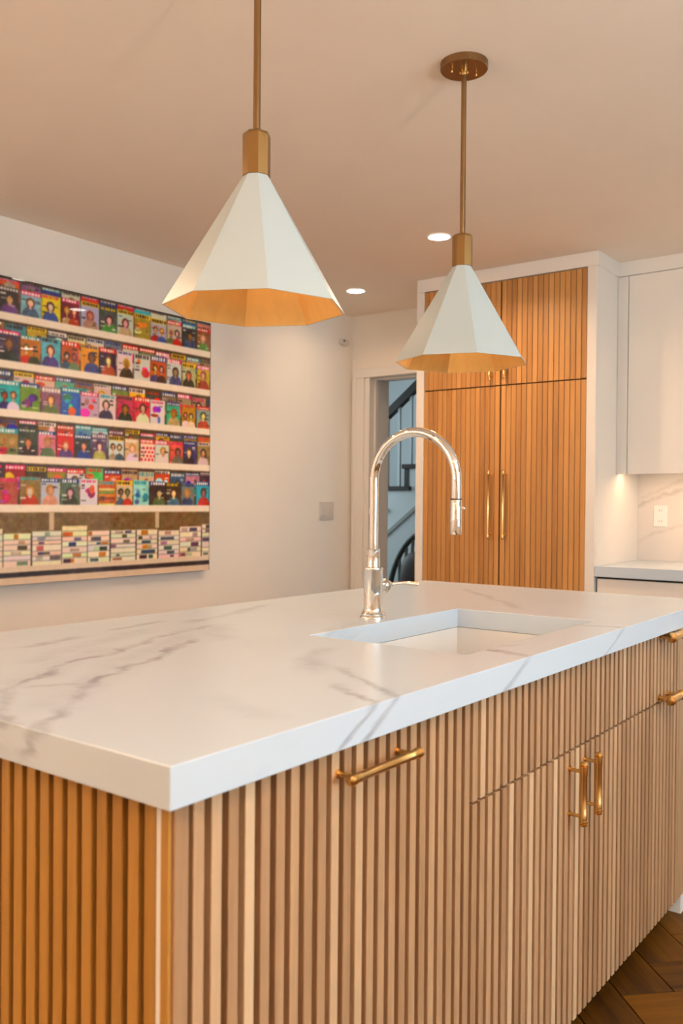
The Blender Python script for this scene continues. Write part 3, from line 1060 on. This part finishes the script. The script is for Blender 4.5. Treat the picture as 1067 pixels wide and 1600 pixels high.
# ------------------------------------------------------------------ staircase in the hall
st = thing('staircase', 'pale staircase with dark treads and dark sloping handrail seen through the doorway', 'staircase', (6.1, 3.6, 0))
SXN, SXF = 6.08, 7.08
RISE, RUN = 0.178, 0.228
Y0 = 3.96      # riser line above the tread at z=1.345
for k in range(-6, 6):
    zt = 1.353 + RISE * k
    yr = Y0 - RUN * k            # riser above this tread stands here
    box('tread', SXN - .025, SXF, yr - .065, yr + RUN + .012, zt - .036, zt, 'stair_dark', st, .004)
    if k < 5:
        box('riser', SXN - .006, SXF, yr - .045, yr - .004, zt + .0005, zt + RISE - .0365, 'stair_dark', st)
    for q_ in (.07, .184):
        b0 = yr + q_
        box('baluster', SXN + .02, SXN + .042, b0 - .011, b0 + .011, zt + .0005, zt + (.60 if q_ < .1 else .52) + .10, 'stair_white', st)
bm = bmesh.new()
prof = []
for k in range(-6, 6):
    zt = 1.353 + RISE * k - .0365
    yr = Y0 - RUN * k
    prof.append((yr + RUN - .004, zt))
    prof.append((yr - .004, zt))
low = [(Y0 - RUN * 5 - .004, 0.0), (Y0 + RUN * 7 - .004, 0.0)]
vsA = [bm.verts.new((SXN, a, b)) for a, b in prof + low]
vsB = [bm.verts.new((SXN + .003, a, b)) for a, b in prof + low]
bm.faces.new(vsA)
bm.faces.new(list(reversed(vsB)))
for k in range(len(vsA)):
    n = (k + 1) % len(vsA)
    bm.faces.new((vsA[k], vsA[n], vsB[n], vsB[k]))
me = finish(bm, 'skirt')
for v in me.vertices:
    v.co -= WLOC[st.name]
link('skirt_wall', me, 'stair_white', st, WLOC[st.name])


def beam(name, x0, x1, ya, za, yb, zb, h, mat, parent):
    bm = bmesh.new()
    d = Vector((0, yb - ya, zb - za)).normalized()
    nrm = Vector((0, -d.z, d.y))
    if nrm.z < 0:
        nrm = -nrm
    vs_ = []
    for x in (x0, x1):
        for (yy, zz) in ((ya, za), (yb, zb)):
            for s in (-.5, .5):
                vs_.append(bm.verts.new(Vector((x, yy, zz)) + nrm * h * s))
    for f in ((0, 1, 3, 2), (4, 6, 7, 5), (0, 4, 5, 1), (2, 3, 7, 6), (0, 2, 6, 4), (1, 5, 7, 3)):
        bm.faces.new([vs_[i] for i in f])
    me = finish(bm, name)
    for v in me.vertices:
        v.co -= WLOC[parent.name]
    return link(name, me, mat, parent, WLOC[parent.name])


sl = RISE / RUN
yr0, zr0 = 4.12, 1.965
beam('handrail', SXN, SXN + .06, yr0 + .7, zr0 - .7 * sl, yr0 - .9, zr0 + .9 * sl, .062, 'stair_dark', st)
beam('skirt_moulding', SXN - .012, SXN - .0005, 4.09 + .5, 0.988 - .5 * sl, 4.09 - .9, 0.988 + .9 * sl, .03, 'stair_line', st)

# hall chair: hoop back with spindles and a leather cushion
CX, CY = 5.52, 3.46
ch = thing('hoop_back_chair', 'dark hoop-back spindle chair with brown cushion in the hall, under the staircase', 'chair', (CX, CY, 0))
cl_ = WLOC[ch.name]
hoop = []
for k in range(25):
    a = math.pi * k / 24
    s, c = math.sin(a), math.cos(a)
    yy = .37 * (abs(c) ** 0.85) * (1 if c > 0 else -1)
    hoop.append((.16 + .10 * s, yy, .50 + .52 * s ** 0.9))
bm = tube_bm([(.13, .36, .44)] + hoop + [(.13, -.36, .44)], .022, 10)
auto_smooth(link('back_hoop', finish(bm, 'hoop'), 'chair_dark', ch, cl_), 60)
for k in range(-6, 7):
    yy = k * .052
    zt = .50 + .51 * max(0, (1 - min(1, (abs(yy) / .37)) ** 2.2)) ** 0.5
    bm = tube_bm([(.13, yy * .8, .45), (.16 + .1 * (zt - .50) / .52, yy, zt)], .013, 8)
    auto_smooth(link('spindle', finish(bm, 'spindle'), 'chair_rod', ch, cl_), 60)
bm = lathe_bm([(0, .40), (.26, .40), (.28, .42), (.28, .44), (.26, .455), (0, .455)], 28)
for v in bm.verts:
    v.co.x -= .08
auto_smooth(link('seat', finish(bm, 'seat'), 'chair_dark', ch, cl_), 40)
bm = bmesh.new()
bmesh.ops.create_uvsphere(bm, u_segments=20, v_segments=12, radius=1)
for v in bm.verts:
    s = v.co.copy()
    v.co = Vector((.045 + s.x * .06 + .10 * (s.z * .2), (abs(s.y) ** .7) * (1 if s.y > 0 else -1) * .19, .665 + (abs(s.z) ** .7) * (1 if s.z > 0 else -1) * .20))
auto_smooth(link('cushion', finish(bm, 'cushion'), 'cushion', ch, cl_), 80)
for sx, sy in ((-1, -1), (-1, 1), (1, -1), (1, 1)):
    bm = tube_bm([(-.08 + sx * .17, sy * .17, .405), (-.08 + sx * .23, sy * .22, 0)], [.018, .013], 10)
    auto_smooth(link('leg', finish(bm, 'leg'), 'chair_dark', ch, cl_), 60)

# ------------------------------------------------------------------ glossy magazine-rack print on the left wall
PX0, PX1, PZ0, PZ1, PY = 1.55, 3.3976, 0.8466, 2.1738, YL - .04
rng = np.random.default_rng(11)
CELL = .0036
NX, NZ = int((PX1 - PX0) / CELL), int((PZ1 - PZ0) / CELL)
IMG = np.zeros((NZ + 1, NX + 1, 3))
GX = PX0 + np.arange(NX + 1) * (PX1 - PX0) / NX
GZ = PZ0 + np.arange(NZ + 1) * (PZ1 - PZ0) / NZ
GXX, GZZ = np.meshgrid(GX, GZ)
tmp = IMG


def rect(x0, x1, z0, z1, c):
    IMG[(GZZ >= z0) & (GZZ < z1) & (GXX >= x0) & (GXX < x1)] = c


def ell(cx, cz, rx, rz, c, zmin=-9, zmax=9, xmin=-9, xmax=9):
    IMG[(((GXX - cx) / rx) ** 2 + ((GZZ - cz) / rz) ** 2 < 1) & (GZZ > zmin) & (GZZ < zmax) & (GXX > xmin) & (GXX < xmax)] = c


def jit(c, a=14):
    return np.clip(np.array(c, float) + rng.normal(0, a, 3), 8, 248)


SKIN = [(226, 180, 150), (205, 150, 115), (150, 100, 70), (235, 195, 170)]
HAIR = [(35, 25, 22), (90, 55, 30), (190, 140, 70), (60, 40, 35), (150, 70, 40)]


def cover(x0, x1, z0, z1, bgc, style):
    """a made-up magazine cover: plain field, headline bar, some shapes"""
    w, h = x1 - x0, z1 - z0
    bgc = jit(bgc, 8)
    rect(x0, x1, z0, z1, bgc)
    dark_bg = bgc.mean() < 110
    ink = (235, 225, 215) if dark_bg else (45, 35, 40)
    acc = [(215, 55, 45), (240, 200, 60), (245, 235, 225), (40, 60, 120), (60, 150, 160), (215, 80, 120)][rng.integers(6)]
    if style == 's':      # shapes only
        for _ in range(4):
            cx, cz = x0 + w * rng.uniform(.2, .8), z0 + h * rng.uniform(.12, .7)
            ell(cx, cz, w * rng.uniform(.1, .28), h * rng.uniform(.06, .2), jit(acc, 50), z0, z1, x0, x1)
    elif style == 'd':    # dots
        for i_ in range(4):
            for j_ in range(4):
                ell(x0 + w * (.14 + .24 * i_ + .12 * (j_ % 2)), z0 + h * (.1 + .17 * j_), w * .075, h * .06, (222, 70, 85), z0, z1, x0, x1)
    elif style == 'b':    # stacked bands
        cols = [(205, 190, 90), (215, 90, 50), (150, 60, 40), (225, 140, 60), (120, 140, 60), (230, 200, 130)]
        n = 6
        for k_ in range(n):
            rect(x0 + w * .04, x1 - w * .04, z0 + h * .72 * k_ / n, z0 + h * (.72 * (k_ + .72) / n), jit(cols[k_ % 6], 10))
    else:                 # generic portrait(s)
        for rep in range(1 if style == 'p' else 2):
            cx = x0 + w * ((.5 + rng.uniform(-.08, .12)) if style == 'p' else (.3 + .4 * rep))
            s_ = 1.0 if style == 'p' else .72
            hz = z0 + h * rng.uniform(.5, .6)
            hair, skin, body = jit(HAIR[rng.integers(5)]), jit(SKIN[rng.integers(4)]), jit([(30, 28, 30), (225, 215, 205), (190, 60, 50), (60, 80, 120), (90, 110, 70), (200, 150, 120)][rng.integers(6)])
            ell(cx, z0 + h * .02, w * .42 * s_, h * .36 * s_, body, z0, z1, x0, x1)
            ell(cx, hz - h * .02, w * .22 * s_, h * .2 * s_, hair, z0, z1, x0, x1)
            ell(cx, hz - h * .04, w * .135 * s_, h * .135 * s_, skin, z0, z1, x0, x1)
            ell(cx, hz - h * .2, w * .08 * s_, h * .08 * s_, skin * .9, z0, z1, x0, x1)
    # headline bar and small text dashes
    hb_ = rng.uniform(.13, .2)
    if rng.random() < .55:
        rect(x0, x1, z1 - h * hb_, z1, acc)
        t_ink = (245, 238, 228) if np.mean(acc) < 150 else (50, 35, 40)
    else:
        t_ink = acc if rng.random() < .6 else ink
    x_ = x0 + w * .08
    while x_ < x1 - w * .15:
        ww = w * rng.uniform(.07, .13)
        rect(x_, x_ + ww, z1 - h * hb_ * .85, z1 - h * .035, t_ink)
        x_ += ww + w * .045
    for _ in range(rng.integers(2, 5)):
        zz = z0 + h * rng.uniform(.1, .75)
        xs = x0 + w * (rng.uniform(.04, .12) if rng.random() < .6 else rng.uniform(.6, .72))
        rect(xs, min(x1, xs + w * rng.uniform(.16, .28)), zz, zz + .0045, ink)
    rect(x0, x0 + .0037, z0, z1, bgc * .55)


IMG[:] = (70, 52, 38)
shelves = [2.019, 1.815, 1.604, 1.410, 1.193]        # shelf upper edges, top row first
tops = [PZ1, 1.983, 1.779, 1.568, 1.374]
fr = [
    [(38, 36, 40), (125, 175, 198), (222, 200, 60), (122, 42, 44), (178, 192, 198), (70, 68, 68), (196, 204, 205), (188, 140, 52), (175, 172, 168), (178, 170, 152), (44, 42, 50), (150, 92, 72)],
    [(52, 46, 78), (200, 120, 72), (98, 186, 192), (212, 96, 92), (226, 180, 84), (34, 32, 36), (224, 214, 204), (206, 200, 198), (206, 92, 52), (204, 206, 196), (188, 170, 142), (202, 170, 66)],
    [(62, 170, 196), (112, 150, 62), (122, 74, 120), (54, 110, 188), (190, 164, 188), (230, 204, 200), (190, 76, 112), (220, 96, 92), (226, 220, 206), (72, 170, 150), (200, 140, 64), (140, 150, 160)],
    [(152, 112, 82), (60, 58, 60), (206, 140, 150), (206, 52, 42), (34, 38, 42), (92, 64, 100), (224, 206, 198), (230, 182, 134), (244, 205, 200), (220, 214, 208), (224, 122, 100), (64, 74, 110), (170, 132, 84)],
    [(180, 92, 82), (130, 102, 72), (184, 202, 214), (82, 110, 100), (226, 216, 206), (214, 112, 72), (210, 190, 160), (164, 206, 200), (46, 32, 28), (52, 34, 30), (112, 112, 112), (54, 150, 200)],
]
bk = [
    [(218, 104, 72), (140, 92, 130), (44, 52, 128), (204, 200, 172), (216, 72, 60), (38, 50, 110), (200, 62, 52), (76, 170, 198), (204, 198, 188), (160, 158, 152), (62, 90, 150), (206, 130, 110)],
    [(62, 148, 148), (190, 160, 64), (72, 60, 58), (224, 206, 164), (214, 200, 170), (120, 130, 120), (190, 184, 170), (110, 120, 74), (206, 190, 160), (150, 110, 80), (180, 160, 130), (150, 120, 80)],
    [(62, 62, 52), (218, 204, 172), (212, 196, 170), (82, 150, 130), (130, 82, 56), (212, 180, 166), (120, 128, 66), (230, 172, 62), (52, 46, 46), (120, 104, 90), (150, 130, 110), (170, 140, 110)],
    [(122, 62, 42), (42, 36, 34), (150, 110, 52), (190, 52, 42), (112, 150, 170), (192, 206, 200), (70, 48, 62), (80, 58, 42), (60, 56, 56), (200, 150, 44), (60, 50, 44), (134, 96, 72), (200, 112, 62)],
    [(150, 62, 46), (52, 44, 40), (150, 140, 46), (220, 214, 206), (92, 188, 104), (206, 62, 50), (190, 152, 120), (200, 184, 160), (200, 82, 52), (54, 92, 130), (196, 150, 150), (50, 42, 38)],
]
sty = ['pppqpppsqqpp', 'pqpqpppsqppp', 'qspsspppspqp', 'qpppppqpdpppp', 'spppsbqspppp'.replace('d', 's')]
for r_ in range(5):
    zs, zt = shelves[r_], tops[r_]
    rect(PX0, PX1, zs, zt, (66, 50, 38))
    n = len(fr[r_])
    pitch = 1.255 / n
    k0 = -int((2.143 - PX0) / pitch) - 1
    hgt = [.118, .128, .122, .118, .124][r_]
    for k in range(k0, n + 1):                       # back row, peeping out on top
        xa = 2.143 + k * pitch + pitch * .35 * math.sin(r_ * 2.1)
        c = bk[r_][k % n]
        cover(max(xa, PX0), min(xa + pitch * .97, PX1), zs + .05, zt - (rng.uniform(.004, .016) if r_ else .004), c, 'spsp'[k % 4])
    rect(PX0, PX1, zt - .005, zt, (48, 36, 28)) if r_ else None
    for k in range(k0, n):                           # front row
        xa = 2.143 + k * pitch
        hh = hgt * rng.uniform(.93, 1.04)
        s_ = sty[r_][k % len(sty[r_])]
        cover(max(xa, PX0), min(xa + pitch * rng.uniform(.92, 1.0), PX1), zs, zs + hh, fr[r_][k % n], s_)
    rect(PX0, PX1, zs - .036, zs, (244, 230, 212))
    rect(PX0, PX1, zs - .036, zs - .031, (188, 164, 138))
# newspapers on the lowest shelf
rect(PX0, PX1, .925, 1.157, (112, 88, 56))
for k in range(4):
    rect(PX1 - .38 - .62 * k, PX1 - .355 - .62 * k, 1.08, 1.157, (205, 185, 158))
x_ = PX0
while x_ < PX1:
    w_ = rng.uniform(.13, .165)
    hh = rng.uniform(.135, .165)
    z_ = .922
    while z_ < .922 + hh:
        t_ = rng.uniform(.018, .03)
        c = jit((236, 222, 202), 8)
        rect(x_, min(x_ + w_ - .006, PX1), z_, z_ + t_, c)
        for _ in range(2):
            if rng.random() < .6:
                a_ = x_ + rng.uniform(0, w_ * .6)
                pc = jit([(120, 105, 95), (190, 120, 60), (70, 70, 95), (170, 160, 150), (60, 50, 46)][rng.integers(5)], 14)
                rect(a_, min(a_ + rng.uniform(.02, .06), x_ + w_ - .006, PX1), z_ + .004, z_ + t_ * .85, pc)
        rect(x_, min(x_ + w_ - .006, PX1), z_, z_ + .0037, c * .62)
        z_ += t_
    rect(x_ + w_ - .006, min(x_ + w_, PX1), .922, .922 + hh, (48, 36, 30))
    x_ += w_
rect(PX0, PX1, .900, .924, (224, 204, 182))
rect(PX0, PX1, .878, .900, (30, 24, 34))
rect(PX0, PX1, PZ0, .878, (222, 200, 178))
rect(PX0, PX1, PZ1 - .012, PZ1, (58, 48, 42))
# photographic mottling, then softness
def smooth_noise(n_):
    g_ = rng.normal(0, 1, (NZ // n_ + 3, NX // n_ + 3, 3))
    iz, ix = np.arange(NZ + 1) / n_, np.arange(NX + 1) / n_
    z0, x0_ = iz.astype(int), ix.astype(int)
    fz, fx = (iz - z0)[:, None, None], (ix - x0_)[None, :, None]
    return (g_[z0][:, x0_] * (1 - fz) * (1 - fx) + g_[z0 + 1][:, x0_] * fz * (1 - fx) + g_[z0][:, x0_ + 1] * (1 - fz) * fx + g_[z0 + 1][:, x0_ + 1] * fz * fx)


amt = np.where((IMG.mean(-1, keepdims=True) > 180) & (np.ptp(IMG, axis=-1)[..., None] < 55), 2.0, 9.0)
nz = smooth_noise(3) + .9 * smooth_noise(7)
IMG = np.clip(IMG + amt * (.3 * nz + 1.2 * nz.mean(-1, keepdims=True)), 4, 250)
K = np.array([.25, .5, .25])
for ax in (0, 1):
    IMG = np.apply_along_axis(lambda m_: np.convolve(np.pad(m_, 1, mode='edge'), K, 'valid'), ax, IMG)
s_ = np.clip(IMG / 255.0, 0, 1)
LIN = np.where(s_ <= .04045, s_ / 12.92, ((s_ + .055) / 1.055) ** 2.4)
verts = np.stack([GXX - (PX0 + PX1) / 2, np.zeros_like(GXX), GZZ - PZ0], -1).reshape(-1, 3)
ii = (np.arange(NZ)[:, None] * (NX + 1) + np.arange(NX)[None, :]).reshape(-1)
quads = np.stack([ii, ii + 1, ii + NX + 2, ii + NX + 1], -1)
me = bpy.data.meshes.new('print_face')
me.vertices.add(len(verts))
me.vertices.foreach_set('co', verts.astype(np.float32).ravel())
me.loops.add(quads.size)
me.loops.foreach_set('vertex_index', quads.astype(np.int32).ravel())
me.polygons.add(len(quads))
me.polygons.foreach_set('loop_start', (np.arange(len(quads)) * 4).astype(np.int32))
me.update(calc_edges=True)
at = me.color_attributes.new('print', 'FLOAT_COLOR', 'POINT')
at.data.foreach_set('color', np.concatenate([LIN.reshape(-1, 3), np.ones((len(verts), 1))], 1).astype(np.float32).ravel())
m, nt, b = newmat('glossy_magazine_print')
ca = N(nt, 'ShaderNodeVertexColor')
ca.layer_name = 'print'
hs = N(nt, 'ShaderNodeHueSaturation')
hs.inputs['Saturation'].default_value = 1.15
hs.inputs['Value'].default_value = 1.12
nt.links.new(ca.outputs['Color'], hs.inputs['Color'])
nt.links.new(hs.outputs[0], b.inputs['Base Color'])
b.inputs['Roughness'].default_value = 0.35
b.inputs['Coat Weight'].default_value = 1.0
b.inputs['Coat Roughness'].default_value = 0.015
MT['print'] = m
pr = thing('magazine_print', 'large glossy frameless print of magazine racks on the left wall', 'picture', ((PX0 + PX1) / 2, PY, PZ0))
link('print_face', me, 'print', pr, ((PX0 + PX1) / 2, PY - .0004, PZ0))
box('backing_panel', PX0, PX1, PY, PY + .022, PZ0, PZ1, 'panel_edge', pr)
for zz in (1.0, 1.95):
    box('mounting_rail', PX0 + .1, PX1 - .12, PY + .0225, YL - .0005, zz - .02, zz + .02, 'dark', pr)
